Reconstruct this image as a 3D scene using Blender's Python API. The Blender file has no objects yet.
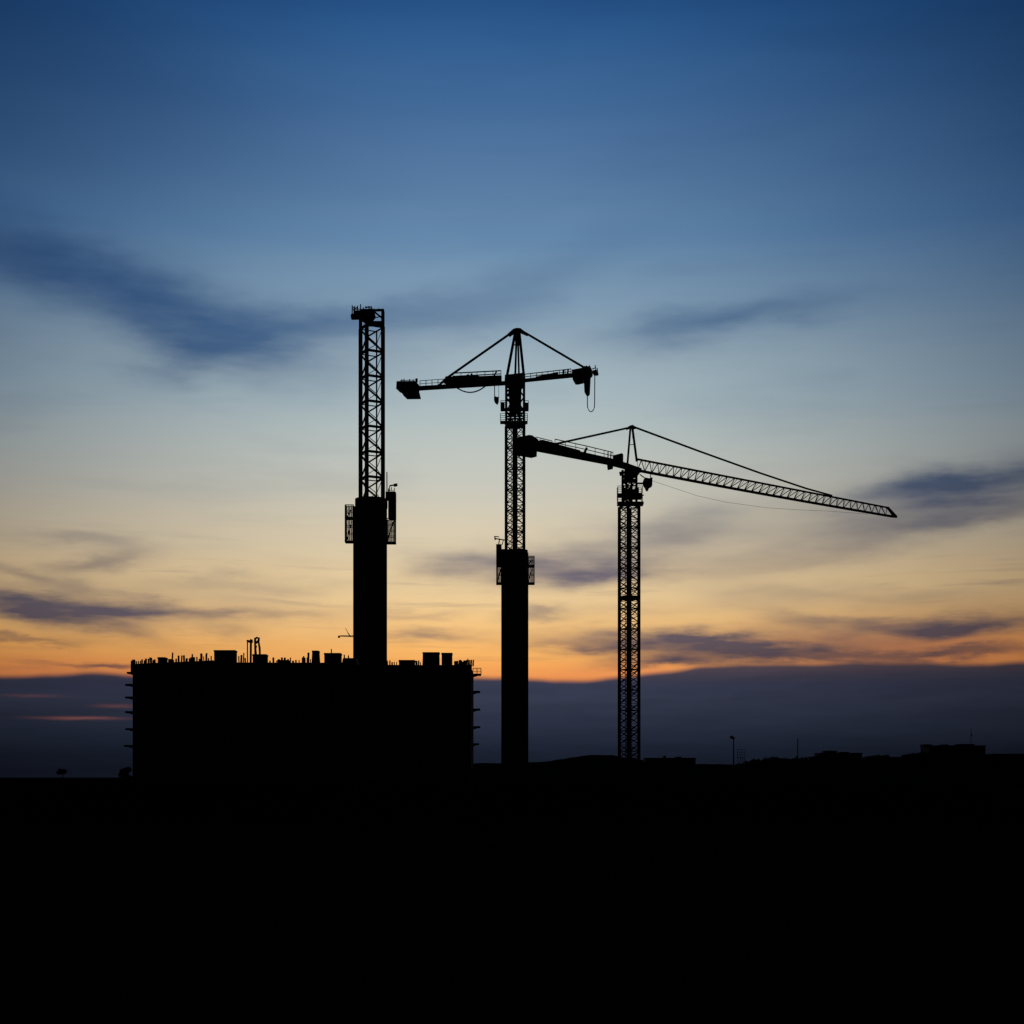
import bpy, math, random
from mathutils import Vector
random.seed(7)
scene = bpy.context.scene
COL = scene.collection

# ------------------------------------------------------------------ camera
F = 1422.0            # focal length in pixels of a 1024 px wide frame (about 50 mm on 36 mm)
HY = 777.0            # row of the true horizon (camera is level, lens shifted up)
EYE = 4.0             # eye height above the ground, metres
cam = bpy.data.cameras.new('camera')
cam.sensor_width = 36.0
cam.lens = F / 1024.0 * 36.0
cam.shift_y = (HY - 512.0) / 1024.0
cam.clip_end = 20000.0
co = bpy.data.objects.new('camera', cam)
COL.objects.link(co)
co.location = (0, 0, EYE)
co.rotation_euler = (math.radians(90), 0, 0)
scene.camera = co
scene.cycles.filter_width = 1.45

def P(px, py, D):
    return Vector(((px - 512.0) * D / F, D, (HY - py) * D / F + EYE))

def s2l(c):
    c = c / 255.0
    return c / 12.92 if c <= 0.04045 else ((c + 0.055) / 1.055) ** 2.4
def lin(rgb):
    return tuple(s2l(c) for c in rgb) + (1.0,)

# ------------------------------------------------------------------ materials
def mat(name, col, rough=0.7, var=0.35, scale=3.0, metal=0.0, bump=0.0, spec=0.5):
    m = bpy.data.materials.new(name)
    m.use_nodes = True
    nt = m.node_tree
    b = nt.nodes['Principled BSDF']
    tc = nt.nodes.new('ShaderNodeTexCoord')
    n = nt.nodes.new('ShaderNodeTexNoise')
    n.inputs['Scale'].default_value = scale
    n.inputs['Detail'].default_value = 6
    nt.links.new(tc.outputs['Object'], n.inputs['Vector'])
    r = nt.nodes.new('ShaderNodeValToRGB')
    r.color_ramp.elements[0].position = 0.3
    r.color_ramp.elements[1].position = 0.7
    r.color_ramp.elements[0].color = tuple(c * (1 - var) for c in col) + (1,)
    r.color_ramp.elements[1].color = tuple(c * (1 + var) for c in col) + (1,)
    nt.links.new(n.outputs['Fac'], r.inputs['Fac'])
    nt.links.new(r.outputs['Color'], b.inputs['Base Color'])
    b.inputs['Roughness'].default_value = rough
    b.inputs['Metallic'].default_value = metal
    b.inputs['Specular IOR Level'].default_value = spec
    if bump:
        bn = nt.nodes.new('ShaderNodeBump')
        bn.inputs['Strength'].default_value = bump
        nt.links.new(n.outputs['Fac'], bn.inputs['Height'])
        nt.links.new(bn.outputs['Normal'], b.inputs['Normal'])
    return m
M = dict(
    steel=mat('crane_steel', (0.045, 0.043, 0.04), 0.65, 0.3, 1.5, 0.0),
    rope=mat('wire_rope', (0.03, 0.03, 0.03), 0.6, 0.2, 4.0),
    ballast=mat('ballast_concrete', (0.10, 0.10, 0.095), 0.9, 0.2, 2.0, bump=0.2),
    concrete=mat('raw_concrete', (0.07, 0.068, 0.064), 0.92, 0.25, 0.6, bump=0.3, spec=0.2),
    wood=mat('formwork_board', (0.06, 0.045, 0.03), 0.85, 0.3, 2.0),
    dark=mat('dark_opening', (0.02, 0.02, 0.02), 0.9, 0.2, 2.0, spec=0.1),
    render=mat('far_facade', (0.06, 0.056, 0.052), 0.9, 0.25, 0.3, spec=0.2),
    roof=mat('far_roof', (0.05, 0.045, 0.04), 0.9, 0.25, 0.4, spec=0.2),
    leaf=mat('foliage', (0.03, 0.045, 0.018), 0.9, 0.4, 0.8, spec=0.15),
    bark=mat('bark', (0.04, 0.03, 0.02), 0.95, 0.3, 3.0, spec=0.1),
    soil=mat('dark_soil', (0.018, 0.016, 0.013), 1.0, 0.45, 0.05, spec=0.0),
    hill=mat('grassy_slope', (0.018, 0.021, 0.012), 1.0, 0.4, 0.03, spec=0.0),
)

# ------------------------------------------------------------------ mesh builder
class MB:
    def __init__(s): s.v = []; s.f = []
    def add(s, vs, fs):
        b = len(s.v); s.v += [Vector(v) for v in vs]; s.f += [tuple(b + i for i in f) for f in fs]; return s
    def box(s, x0, x1, y0, y1, z0, z1):
        return s.add([(x0,y0,z0),(x1,y0,z0),(x1,y1,z0),(x0,y1,z0),(x0,y0,z1),(x1,y0,z1),(x1,y1,z1),(x0,y1,z1)],
              [(3,2,1,0),(4,5,6,7),(0,1,5,4),(1,2,6,5),(2,3,7,6),(3,0,4,7)])
    def bar(s, p, q, w, h=None, side=None):
        p = Vector(p); q = Vector(q); h = h or w
        d = q - p
        if d.length < 1e-5: return s
        d.normalize()
        ref = side or (Vector((0,0,1)) if abs(d.z) < 0.9 else Vector((0,1,0)))
        a = d.cross(ref).normalized(); b = a.cross(d).normalized()
        a *= w / 2; b *= h / 2
        return s.add([p-a-b,p+a-b,p+a+b,p-a+b,q-a-b,q+a-b,q+a+b,q-a+b],
              [(3,2,1,0),(4,5,6,7),(0,1,5,4),(1,2,6,5),(2,3,7,6),(3,0,4,7)])
    def tube(s, pts, r, n=6):
        pts = [Vector(p) for p in pts]
        rs = r if isinstance(r, (list, tuple)) else [r] * len(pts)
        b0 = len(s.v)
        for i, p in enumerate(pts):
            d = (pts[min(i+1, len(pts)-1)] - pts[max(i-1, 0)]).normalized()
            ref = Vector((0,0,1)) if abs(d.z) < 0.9 else Vector((0,1,0))
            a = d.cross(ref).normalized(); b = a.cross(d).normalized()
            for k in range(n):
                t = 2 * math.pi * k / n
                s.v.append(p + (a * math.cos(t) + b * math.sin(t)) * rs[i])
        for i in range(len(pts) - 1):
            for k in range(n):
                k2 = (k + 1) % n
                s.f.append((b0+i*n+k, b0+i*n+k2, b0+(i+1)*n+k2, b0+(i+1)*n+k))
        s.f.append(tuple(b0 + k for k in reversed(range(n))))
        s.f.append(tuple(b0 + (len(pts)-1)*n + k for k in range(n)))
        return s
    def ring(s, c, r0, r1, z0, z1, n=40, a0=0.0, a1=2*math.pi):
        """flat annular slab"""
        full = abs(a1 - a0 - 2*math.pi) < 1e-4
        m = n if full else n + 1
        b = len(s.v)
        for k in range(m):
            t = a0 + (a1 - a0) * k / n
            cs, sn = math.cos(t), math.sin(t)
            for r, z in ((r0,z0),(r1,z0),(r1,z1),(r0,z1)):
                s.v.append(Vector((c[0]+r*cs, c[1]+r*sn, z)))
        for k in range(n):
            k2 = (k + 1) % m
            for e in range(4):
                e2 = (e + 1) % 4
                s.f.append((b+k*4+e, b+k2*4+e, b+k2*4+e2, b+k*4+e2))
        if not full:
            s.f.append((b, b+1, b+2, b+3)); e = b + n*4; s.f.append((e+3, e+2, e+1, e))
        return s
    def cyl(s, c, r, z0, z1, n=48, r1=None):
        return s.tube([(c[0], c[1], z0), (c[0], c[1], z1)], [r, r1 if r1 is not None else r], n)
    def slab(s, poly, nrm, th):
        """a closed outline (world points) given real thickness th along nrm"""
        nrm = Vector(nrm).normalized() * th / 2
        n = len(poly)
        vs = [Vector(p) - nrm for p in poly] + [Vector(p) + nrm for p in poly]
        fs = [tuple(range(n)), tuple(range(2*n-1, n-1, -1))]
        for i in range(n):
            j = (i + 1) % n
            fs.append((i, i+n, j+n, j))
        return s.add(vs, fs)
    def build(s, name, m, parent=None, smooth=False):
        off = parent_world(parent)
        me = bpy.data.meshes.new(name)
        me.from_pydata([v - off for v in s.v], [], s.f)
        me.validate()
        import bmesh
        bm = bmesh.new(); bm.from_mesh(me)
        bmesh.ops.recalc_face_normals(bm, faces=bm.faces)
        bm.to_mesh(me); bm.free()
        if smooth:
            for p in me.polygons: p.use_smooth = len(p.vertices) == 4
        me.materials.append(m)
        o = bpy.data.objects.new(name, me)
        COL.objects.link(o)
        o.parent = parent
        return o
def parent_world(p):
    off = Vector((0,0,0))
    while p is not None:
        off += p.location; p = p.parent
    return off
def tag(o, label, cat, group=None):
    o['label'] = label; o['category'] = cat
    if group: o['group'] = group
    return o
def thing(name, loc, label, cat, group=None):
    o = bpy.data.objects.new(name, None)
    COL.objects.link(o); o.location = loc; o.empty_display_size = 0.5
    return tag(o, label, cat, group)
def holder(name, parent):
    """an Empty part that parents sub-parts"""
    o = bpy.data.objects.new(name, None); COL.objects.link(o); o.parent = parent; return o

def prism(mb, A, Nv, pts, th, kpx):
    """outline in the crane's own vertical plane, thickened sideways; the outline is narrowed by what the thickness adds"""
    sx = abs(Vector(Nv).normalized().x)*th/2*kpx
    xs = [p[0] for p in pts]; x0, x1 = min(xs), max(xs); c = (x0+x1)/2
    f = max(0.15, (x1-x0-2*sx)/(x1-x0))
    return mb.slab([A(c+(x-c)*f, y) for x, y in pts], Nv, th)

# ------------------------------------------------------------------ ground
def noise2(x, y):
    return (math.sin(x*0.031+1.3)*math.cos(y*0.027-0.4) + 0.5*math.sin(x*0.083+y*0.061) + 0.25*math.sin(x*0.21-y*0.17+2.0))
g = MB()
rad = [0, 6, 10, 14, 18, 23, 29, 36, 45, 56, 70, 88, 110, 140, 180, 230, 300, 400, 560, 800, 1200, 2000, 3500, 6500, 12000]
NS = 120
g.v.append(Vector((0, 0, 0)))
for r in rad[1:]:
    for k in range(NS):
        t = 2*math.pi*k/NS
        x, y = r*math.cos(t), r*math.sin(t)
        amp = 0.25 if 10 < r < 120 else 0.06
        g.v.append(Vector((x, y, noise2(x*2, y*2)*amp - 0.2 if r < 3000 else -0.2)))
for k in range(NS):
    g.f.append((0, 1+k, 1+(k+1)%NS))
for i in range(len(rad)-2):
    for k in range(NS):
        a = 1+i*NS; b = a+NS; k2 = (k+1)%NS
        g.f.append((a+k, b+k, b+k2, a+k2))
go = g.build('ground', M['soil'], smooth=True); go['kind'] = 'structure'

# added earth bank, hiding feet that would show too light against the dark
eb = MB(); rows_ = [(-9, 0.0), (-6, 0.45), (-3, 0.85), (0, 1.0), (3, 0.82), (7, 0.4), (11, 0.0)]; ne = 160
for dy, f in rows_:
    for i in range(ne+1):
        x = -62+i*124.0/ne
        top_ = 3.45+0.16*math.sin(x*0.31)+0.10*math.sin(x*0.83+1)+0.06*math.sin(x*2.1)
        end = min(1.0, (62-abs(x))/16.0); end = end*end*(3-2*end)
        eb.v.append(Vector((x, 146+dy+1.2*math.sin(x*0.12), -0.6+(top_+0.6)*f*end+(0.08*math.sin(x*1.7+dy) if 0 < f < 1 else 0))))
for j in range(len(rows_)-1):
    for i in range(ne):
        a = j*(ne+1)+i; eb.f.append((a, a+1, a+ne+2, a+ne+1))
ebo = eb.build('added_bank', M['soil'], smooth=True); ebo['kind'] = 'structure'

# low rise behind the site, to the right
def profile(pts, x):
    for (x0, y0), (x1, y1) in zip(pts, pts[1:]):
        if x0 <= x <= x1:
            t = (x-x0)/(x1-x0); t = t*t*(3-2*t)
            return y0 + (y1-y0)*t
    return pts[0][1] if x < pts[0][0] else pts[-1][1]
DH = 700.0
ridge = [(380, 780), (440, 768), (474, 763.5), (510, 763.5), (545, 762), (560, 759.5), (585, 755.6), (608, 755.4), (625, 758),
         (645, 761), (700, 764.5), (760, 764.5), (860, 760), (905, 757), (990, 755), (1040, 754), (1150, 758), (1300, 768), (1400, 780)]
h = MB(); nx = 150; rows = [-170, -130, -90, -60, -35, -15, 0, 15, 40, 80, 130, 180]
for j, dy in enumerate(rows):
    for i in range(nx+1):
        px = 380 + i*(1400-380)/nx
        z = P(0, profile(ridge, px) + 0.5*math.sin(px*0.23)*math.sin(px*0.057)-0.35*abs(math.sin(px*0.41+math.sin(px*0.13)*2)), DH).z
        fall = max(0.0, 1-(abs(dy)/175.0)**1.6)
        x = (px-512)*DH/F
        h.v.append(Vector((x, DH+dy, -0.6 + (z+0.6)*fall + 0.25*noise2(x, dy*3)*(fall > 0 and dy != 0))))
for j in range(len(rows)-1):
    for i in range(nx):
        a = j*(nx+1)+i
        h.f.append((a, a+1, a+nx+2, a+nx+1))
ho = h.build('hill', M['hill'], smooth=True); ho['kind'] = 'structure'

# ------------------------------------------------------------------ crane building blocks
def mast(parent, D, xl, xn, xr, y_top, y_bot, period, leg, brace, nsub=1, ladder=False, k_brace=False, far_leg=None, back=1.0):
    """square lattice mast: near leg at column xn, its left and right neighbours at xl and xr (rotated square plan)"""
    k = D/F
    near = Vector(((xn-512)*k, D, 0))
    wl, wr = (xn-xl)*k, (xr-xn)*k
    left = near + Vector((-wl, wr, 0)); right = near + Vector((wr, wl, 0)); far = near + Vector((wr-wl, wr+wl, 0))
    z0 = (HY-y_bot)*k+EYE; z1 = (HY-y_top)*k+EYE
    c = [left, near, right, far]
    ms = holder('mast', parent)
    e1 = (near-left).normalized()
    for i, p in enumerate(c):
        t = far_leg if (i == 3 and far_leg) else leg
        MB().bar(p+Vector((0,0,z0)), p+Vector((0,0,z1)), t, t, side=e1).build('leg', M['steel'], ms)
    n = max(1, round((z1-z0)/period)); dz = (z1-z0)/n
    b = MB()
    V = lambda p, z: Vector((p.x, p.y, z))
    for i in range(n+1):
        z = z0+i*dz
        for a in range(4):
            p, q = c[a], c[(a+1) % 4]
            t = brace*(back if a > 1 else 1.0)
            b.bar(V(p, z), V(q, z), t*1.2, t*1.5)
            if i == n: continue
            if k_brace:
                if a == 1 or a == 3:          # K pointing at the near (far) leg
                    b.bar(V(p, z+dz/2), V(q, z+0.1), t, t); b.bar(V(p, z+dz/2), V(q, z+dz-0.1), t, t)
                else:
                    m = dz/2
                    b.bar(V(p, z), V(q, z+m), t*0.8, t*0.8); b.bar(V(q, z+m), V(p, z+dz), t*0.8, t*0.8)
            else:
                ds = dz/nsub
                for j in range(nsub):
                    zz = z+j*ds
                    if (j+a) % 2 or a < 2: b.bar(V(p, zz), V(q, zz+ds), t, t)
                    if (j+a) % 2 == 0 or a < 2: b.bar(V(q, zz), V(p, zz+ds), t, t)
                    if j and a < 2: b.bar(V(p, zz), V(q, zz), t*0.8, t*0.8)
    b.build('bracing', M['steel'], ms)
    if ladder:
        cx = left*0.3+near*0.35+right*0.1+far*0.25
        lb = MB(); w = Vector((0.2, 0.0, 0))
        for sgn in (-1, 1):
            lb.bar(V(cx+w*sgn, z0), V(cx+w*sgn, z1), 0.06, 0.06)
        zz = z0
        while zz < z1:
            lb.bar(V(cx-w, zz), V(cx+w, zz), 0.035, 0.035); zz += 0.3
        lb.build('ladder', M['steel'], ms)
    return c, z0, z1

def railing_line(mb, pts, hgt, post=0.06, rail=0.05, mid=True, every=1.5):
    pts = [Vector(p) for p in pts]
    up = Vector((0,0,hgt))
    for p, q in zip(pts, pts[1:]):
        n = max(1, round((q-p).length/every))
        for i in range(n+1):
            a = p.lerp(q, i/n); mb.bar(a, a+up, post, post)
        mb.bar(p+up, q+up, rail, rail)
        if mid: mb.bar(p+up*0.5, q+up*0.5, rail*0.9, rail*0.9)

def ring_railing(mb, c, r, z, hgt, n=22, t=0.06, mids=(0.5,)):
    for k in range(n):
        a = 2*math.pi*k/n
        p = Vector((c[0]+r*math.cos(a), c[1]+r*math.sin(a), z)); mb.bar(p, p+Vector((0,0,hgt)), t, t)
    for f in tuple(mids)+(1.0,):
        mb.ring(c, r-t/2, r+t/2, z+hgt*f-t/2, z+hgt*f+t/2, 40)

# ------------------------------------------------------------------ crane one: bare mast on a tall round concrete shaft
D1 = 195.0; k1 = D1/F
def Z1(py): return (HY-py)*k1+EYE
c1 = ((370.1-512)*k1, D1)
sh = thing('concrete_shaft', (c1[0], c1[1], 0), 'thick round concrete shaft rising behind the building roof with a bare lattice mast on top', 'concrete shaft', 'round concrete shafts carrying crane masts')
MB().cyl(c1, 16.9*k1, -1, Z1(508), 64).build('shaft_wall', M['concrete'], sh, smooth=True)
sw = MB(); zz = 3.0
MB().cyl((c1[0]+1.2*k1, c1[1]), 16.2*k1, Z1(508)+0.003, Z1(499.4), 48).build('shaft_cap', M['concrete'], sh, smooth=True)
def side_platform(parent, D, xa, xb, decks, top, inner):
    """a narrow two-storey working platform hung on one side of a shaft, columns xa..xb; decks = rows, top = upper rail row"""
    k = D/F; X = lambda p: (p-512)*k; Zf = lambda y: (HY-y)*k+EYE
    wp = holder('side_platform', parent); hd_ = 0.7
    lo, hi = min(xa, xb), max(xa, xb)
    for y in decks:
        MB().box(X(lo), X(hi), D-hd_, D+hd_, Zf(y+0.6), Zf(y-0.9)).build('deck', M['wood'], wp)
    rows = [top]+list(decks)
    for yt, yb in zip(rows, rows[1:]):
        r = MB(); zt, zb = Zf(yt), Zf(yb-0.95)
        for i in range(6):
            x = X(lo+0.6+(hi-lo-1.2)*i/5.0)
            for dy in (-hd_+0.06, hd_-0.06):
                r.bar((x, D+dy, zb), (x, D+dy, zt), 0.14 if i in (0, 5) else 0.085)
        m = max(2, round((zt-zb)/0.9))
        for j in range(1, m+1):
            z = zb+(zt-zb)*j/m-0.04
            for dy in (-hd_+0.06, hd_-0.06):
                r.bar((X(lo+0.4), D+dy, z), (X(hi-0.4), D+dy, z), 0.06, 0.07 if j < m else 0.1)
            for x in (X(lo+0.6), X(hi-0.6)):
                r.bar((x, D-hd_, z), (x, D+hd_, z), 0.06, 0.07)
        r.bar((X(lo+0.6), D+hd_-0.06, zb), (X(lo+0.6+(hi-lo)*0.6), D+hd_-0.06, zt-0.3), 0.11)
        if inner:
            r.bar((X(lo+0.5), D-hd_+0.06, zb), (X(hi-0.5), D-hd_+0.06, zt-0.2), 0.1)
        r.build('railing', M['steel'], wp)
side_platform(sh, D1, 345.2, 354.2, (518.6, 542.2), 505.4, False)
side_platform(sh, D1, 386.0, 395.8, (543.2,), 519.0, True)
pn = MB(); cx = c1[0]
a = P(388.6, 0, D1).x; b_ = P(395.9, 0, D1).x
pn.box(a, b_, D1-0.7, D1+0.7, Z1(519), Z1(492.5))
pn.box(P(386.2,0,D1).x, P(390,0,D1).x, D1-1.0, D1+1.0, Z1(499.5), Z1(493.0))
for i in range(5):
    x = a+(b_-a)*(i+0.3)/5
    pn.bar((x, D1-1.2, Z1(493)), (x+0.05, D1-1.2, Z1(493-(3.0, 1.5, 4.0, 1.2, 3.2)[i])), 0.1, 0.1)
pn.build('formwork_panel', M['wood'], sh)
pole = MB(); pole.bar(P(387.0, 494, D1), P(386.9, 472, D1), 0.13); pole.build('antenna_pole', M['steel'], sh)
fl = MB(); fl.bar(P(388.2, 494, D1), P(390, 485.6, D1), 0.12); fl.bar(P(389.5, 485.8, D1), P(394.5, 485.0, D1), 0.16)
fl.slab([P(393.6,484.2,D1), P(397.3,483.6,D1), P(397.4,485.8,D1), P(394,486.6,D1)], (0,1,0), 0.5)
fl.build('floodlight', M['steel'], sh)

cr1 = thing('crane_mast', (c1[0], c1[1], Z1(497.2)), 'tall bare lattice crane mast without jib, standing on the leftmost concrete shaft', 'crane mast')
c4, z0, z1 = mast(cr1, D1-1.2, 358.9, 366.7, 382.2, 324.4, 501.4, 3.42, 0.44, 0.205, k_brace=True, far_leg=0.16, back=0.42)
# head of the mast: beams, working deck and rail
hd = MB()
near = Vector(((368.6-512)*k1, D1-1.2, 0))
def PD(px, py, d=0.0): return P(px, py, D1-1.2+d)
hd.slab([PD(361, 311.5), PD(373.5, 309.8), PD(375, 316), PD(371, 321), PD(368.5, 325), PD(364, 322), PD(361, 320)], (0.1,1,0), 1.4)
hd.bar(PD(368, 323.8, 0), PD(382.6, 323.8, 1.13), 0.3, 0.7)
hd.bar(c4[2]+Vector((0,0,z1-0.2)), c4[2]+Vector((0,0,z1+2.1)), 0.44, 0.44)
hd.bar(c4[0]+Vector((0,0,z1-0.2)), c4[0]+Vector((0,0,z1+1.6)), 0.44, 0.44)
hd.bar(PD(368.6, 310.6, 0), PD(383.8, 310.0, 1.13), 0.25, 0.3)
hd.bar(PD(374, 311.5, 0.5), PD(382.6, 318.5, 1.13), 0.18, 0.18)
hd.bar(PD(372, 318.5, 0.4), PD(382, 316.2, 1.2), 0.12, 0.12)
tl_ = c4[0]+Vector((0, 0, z1+1.2))
hd.bar(tl_, Vector((PD(364, 316).x, D1-1.2, tl_.z)), 0.3, 0.4)
hd.build('mast_head', M['steel'], cr1)
dk = MB(); dk.slab([PD(351.2, 315.2), PD(361, 314), PD(361, 318.6), PD(351.2, 318.8)], (0.02,1,0), 1.0)
dk.slab([PD(354, 311.5), PD(361, 311.0), PD(361, 315.5), PD(353.6, 315.6)], (0.02,1,0), 0.8)
dk.build('top_platform', M['wood'], cr1)
rl = MB()
for x, y in ((352.2, 305.4), (354.7, 306.0), (357.6, 305.8), (360.6, 304.2), (363.5, 307.5), (366, 306.4), (369, 306.0), (371.6, 306.4), (374, 308.6), (378.5, 308.6)):
    rl.bar(PD(x, 316 if x < 359 else 311, -0.5), PD(x, y, -0.5), 0.13)
rl.bar(PD(352.2, 306.8, -0.5), PD(357.6, 309.6, -0.5), 0.12); rl.bar(PD(353, 310.5, -0.5), PD(358, 306.5, -0.5), 0.1)
rl.bar(PD(365, 307.3, -0.5), PD(372, 307.0, -0.5), 0.14); rl.bar(PD(352.2, 309, -0.5), PD(374, 309.5, -0.5), 0.09)
rl.build('top_railing', M['steel'], cr1)

# ------------------------------------------------------------------ crane two on the second shaft
D2 = 185.0; k2 = D2/F
def Z2(py): return (HY-py)*k2+EYE
c2 = ((514.8-512)*k2, D2)
sh2 = thing('concrete_shaft', (c2[0], c2[1], 0), 'slimmer round concrete shaft standing free right of the building, under the short-jib crane', 'concrete shaft', 'round concrete shafts carrying crane masts')
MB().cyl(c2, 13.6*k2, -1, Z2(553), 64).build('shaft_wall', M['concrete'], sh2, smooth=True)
MB().cyl((c2[0]+1.6*k2, c2[1]), 11.4*k2, Z2(553)+0.003, Z2(550.4), 48).build('shaft_cap', M['concrete'], sh2, smooth=True)
side_platform(sh2, D2, 527.0, 534.6, (566.4, 583.8), 556.6, False)
side_platform(sh2, D2, 496.2, 502.6, (583.8,), 566.0, True)
pn = MB()
pn.box(P(496.2,0,D2).x, P(501.6,0,D2).x, D2-0.7, D2+0.7, Z2(566), Z2(545))
pn.box(P(501,0,D2).x, P(506,0,D2).x, D2-1.2, D2+0.8, Z2(553.5), Z2(550.5))
pn.build('formwork_panel', M['wood'], sh2)
fl = MB(); fl.bar(P(498.6, 545, D2), P(499.6, 538.5, D2), 0.13)
fl.bar(P(495.5, 538.6, D2), P(505.5, 540.2, D2), 0.13); fl.bar(P(494.6, 536.4, D2), P(499.0, 536.8, D2), 0.1)
fl.bar(P(494.7, 536.2, D2), P(495.2, 540, D2), 0.16); fl.bar(P(502, 545, D2), P(503.5, 539.8, D2), 0.1)
fl.build('floodlight', M['steel'], sh2)

AX2 = (Vector((-15.3, 188.4, 0)), Vector((10.9, 183.1, 0)))
def plane_pt(ax, px, py, off=0.0):
    """the point of the vertical plane through ax seen at that bearing; off = metres along the plane's normal"""
    a, b = ax; d = b-a; u = (px-512)/F
    n = Vector((d.y, -d.x, 0)).normalized()
    if n.y > 0: n = -n                     # towards the viewer
    a2 = a+n*off
    t = (u*a2.y-a2.x)/(d.x-u*d.y)
    Y = a2.y+t*d.y
    return P(px, py, Y)
def A2(px, py, off=0.0): return plane_pt(AX2, px, py, off)
n2 = (AX2[1]-AX2[0]); N2 = Vector((n2.y, -n2.x, 0)).normalized(); L2 = n2.normalized()
cr2 = thing('tower_crane', (c2[0], c2[1], Z2(548.6)), 'short-armed tower crane with pointed head, standing on the slimmer free-standing concrete shaft', 'tower crane', 'tower cranes of the site')
mast(cr2, D2-1.4, 506.1, 514.0, 524.0, 424, 551.0, 2.55, 0.28, 0.085, nsub=3, ladder=True)
# climbing cage: decks with rails and a denser lattice
cg = MB(); cm = ((514.6-512)*k2, D2)
for y0, xa, xb in ((422.6, 500.2, 527.6), (409.8, 500.6, 528.6)):
    cg.box(P(xa,0,D2).x, P(xb,0,D2).x, D2-0.6, D2+0.6, Z2(y0+0.5), Z2(y0-0.7))
    for yy in (-0.55, 0.55):
        for (p_, q_) in ((xa+0.2, 506), (524, xb-0.2)):
            railing_line(cg, [(P(p_,0,D2).x, D2+yy, Z2(y0)), (P(q_,0,D2).x, D2+yy, Z2(y0))], 1.05, 0.07, 0.055, True, 0.5)
cg.slab([P(503.5, 422, D2), P(526.5, 422, D2), P(524.5, 426.4, D2), P(519.5, 427.4, D2), P(515, 428.6, D2), P(507, 426.4, D2)], (0,1,0), 1.3)
for x in (506.2, 510.5, 515, 519.5, 524):
    for dy in (-1.15, 1.15):
        cg.bar((P(x,0,D2).x, D2+dy, Z2(426)), (P(x,0,D2).x, D2+dy, Z2(380)), 0.3, 0.3)
for y in (416.5, 413.5, 419):
    cg.bar(P(506, y, D2-1.15), P(524, y-0.4, D2-1.15), 0.2, 0.2)
for yA, yB in ((424, 411), (411, 397), (397, 383)):
    cg.bar(P(506.2, yA, D2+1.15), P(515, yB, D2+1.15), 0.16); cg.bar(P(524, yA, D2+1.15), P(515, yB, D2+1.15), 0.16)
    cg.bar(P(515, yA, D2-1.15), P(506.2, yB, D2-1.15), 0.16); cg.bar(P(515, yA, D2-1.15), P(524, yB, D2-1.15), 0.16)
cg.bar(P(502.6, 402.5, D2-1.6), P(502.6, 409.5, D2-1.6), 0.5, 0.4); cg.bar(P(527, 403, D2-1.6), P(526.4, 409.5, D2-1.6), 0.45, 0.4)
cg.build('climbing_cage', M['steel'], cr2)
sl = MB()
prism(sl, A2, N2, [(508.6, 383), (521.6, 382), (521, 412), (509.5, 414)], 1.9, F/D2)
prism(sl, A2, N2, [(505, 377), (525.5, 375), (524.6, 384), (521, 387.5), (509.5, 388), (504.4, 386.2)], 2.1, F/D2)
for y in (391, 396, 400.5): sl.bar(P(505.2, y, D2-1.0), P(509, y-0.6, D2-1.0), 0.3, 0.25)
sl.build('slewing_unit', M['steel'], cr2)
hd = MB()
for off in (-0.75, 0.75):
    hd.bar(A2(515.4, 331.5, off*0.35), A2(506.8, 377, off*0.7), 0.34, 0.36)
    hd.bar(A2(519.2, 331.5, off*0.35), A2(523.8, 375.5, off*0.7), 0.34, 0.36)
hd.bar(A2(516.6, 331), A2(515.2, 377), 0.27); hd.bar(A2(517.8, 331), A2(519.0, 377), 0.24)
hd.bar(A2(512.9, 345), A2(521.0, 344.6), 0.12)
hd.bar(A2(517.2, 331), A2(517.2, 345), 0.55, 0.5)
hd.build('tower_head', M['steel'], cr2)
prism(MB(), A2, N2, [(507.5, 334.6), (513.5, 329.6), (517, 328.6), (521, 328.8), (528.5, 334.2), (527.3, 335.6), (520.6, 332.8), (514, 333), (508.6, 336.4)], 0.7, F/D2).build('head_sheave', M['steel'], cr2)
for pts in ([(512.5, 332), (446.5, 378.2), (438.8, 385.6)], [(523, 331.5), (585, 368)]):
    tb = MB()
    for o2 in (-0.28, 0.28):
        for (xa, ya), (xb, yb) in zip(pts, pts[1:]):
            tb.bar(A2(xa, ya, o2), A2(xb, yb, o2), 0.18, 0.26)
    xa, ya = pts[1]
    tb.slab([A2(xa-2.2, ya+2), A2(xa, ya-1.6), A2(xa+2.2, ya-1), A2(xa, ya+2.6)], N2, 0.6)
    tb.build('tie_bar', M['steel'], cr2)
# counter arm, to the left
ca = holder('counter_jib', cr2)
m_ = MB()
for o2 in (-0.65, 0.65):
    m_.slab([A2(418, 386.2, o2), A2(439, 385.0, o2), A2(505, 381.2, o2), A2(505, 385.2, o2), A2(418, 390.6, o2)], N2, 0.22)
for i in range(14):
    x = 420+i*6.2; y = 388.5-(x-420)*0.066
    m_.bar(A2(x, y, -0.6), A2(x, y, 0.6), 0.14, 0.3)
m_.build('girder', M['steel'], ca)
m_ = MB()
prism(m_, A2, N2, [(444.5, 383.4), (447.5, 378.6), (461, 378.0), (479, 377.3), (482.5, 377.8), (482.5, 382.5), (444.5, 384.8)], 1.9, F/D2)
m_.bar(A2(480, 378.2), A2(501, 377.4), 0.6, 0.4)
m_.bar(A2(480, 382.2), A2(501, 381.2), 0.6, 0.3)
m_.bar(A2(500.2, 376), A2(500.2, 383), 0.4, 0.3)
m_.build('machinery_deck', M['steel'], ca)
m_ = MB()
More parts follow.
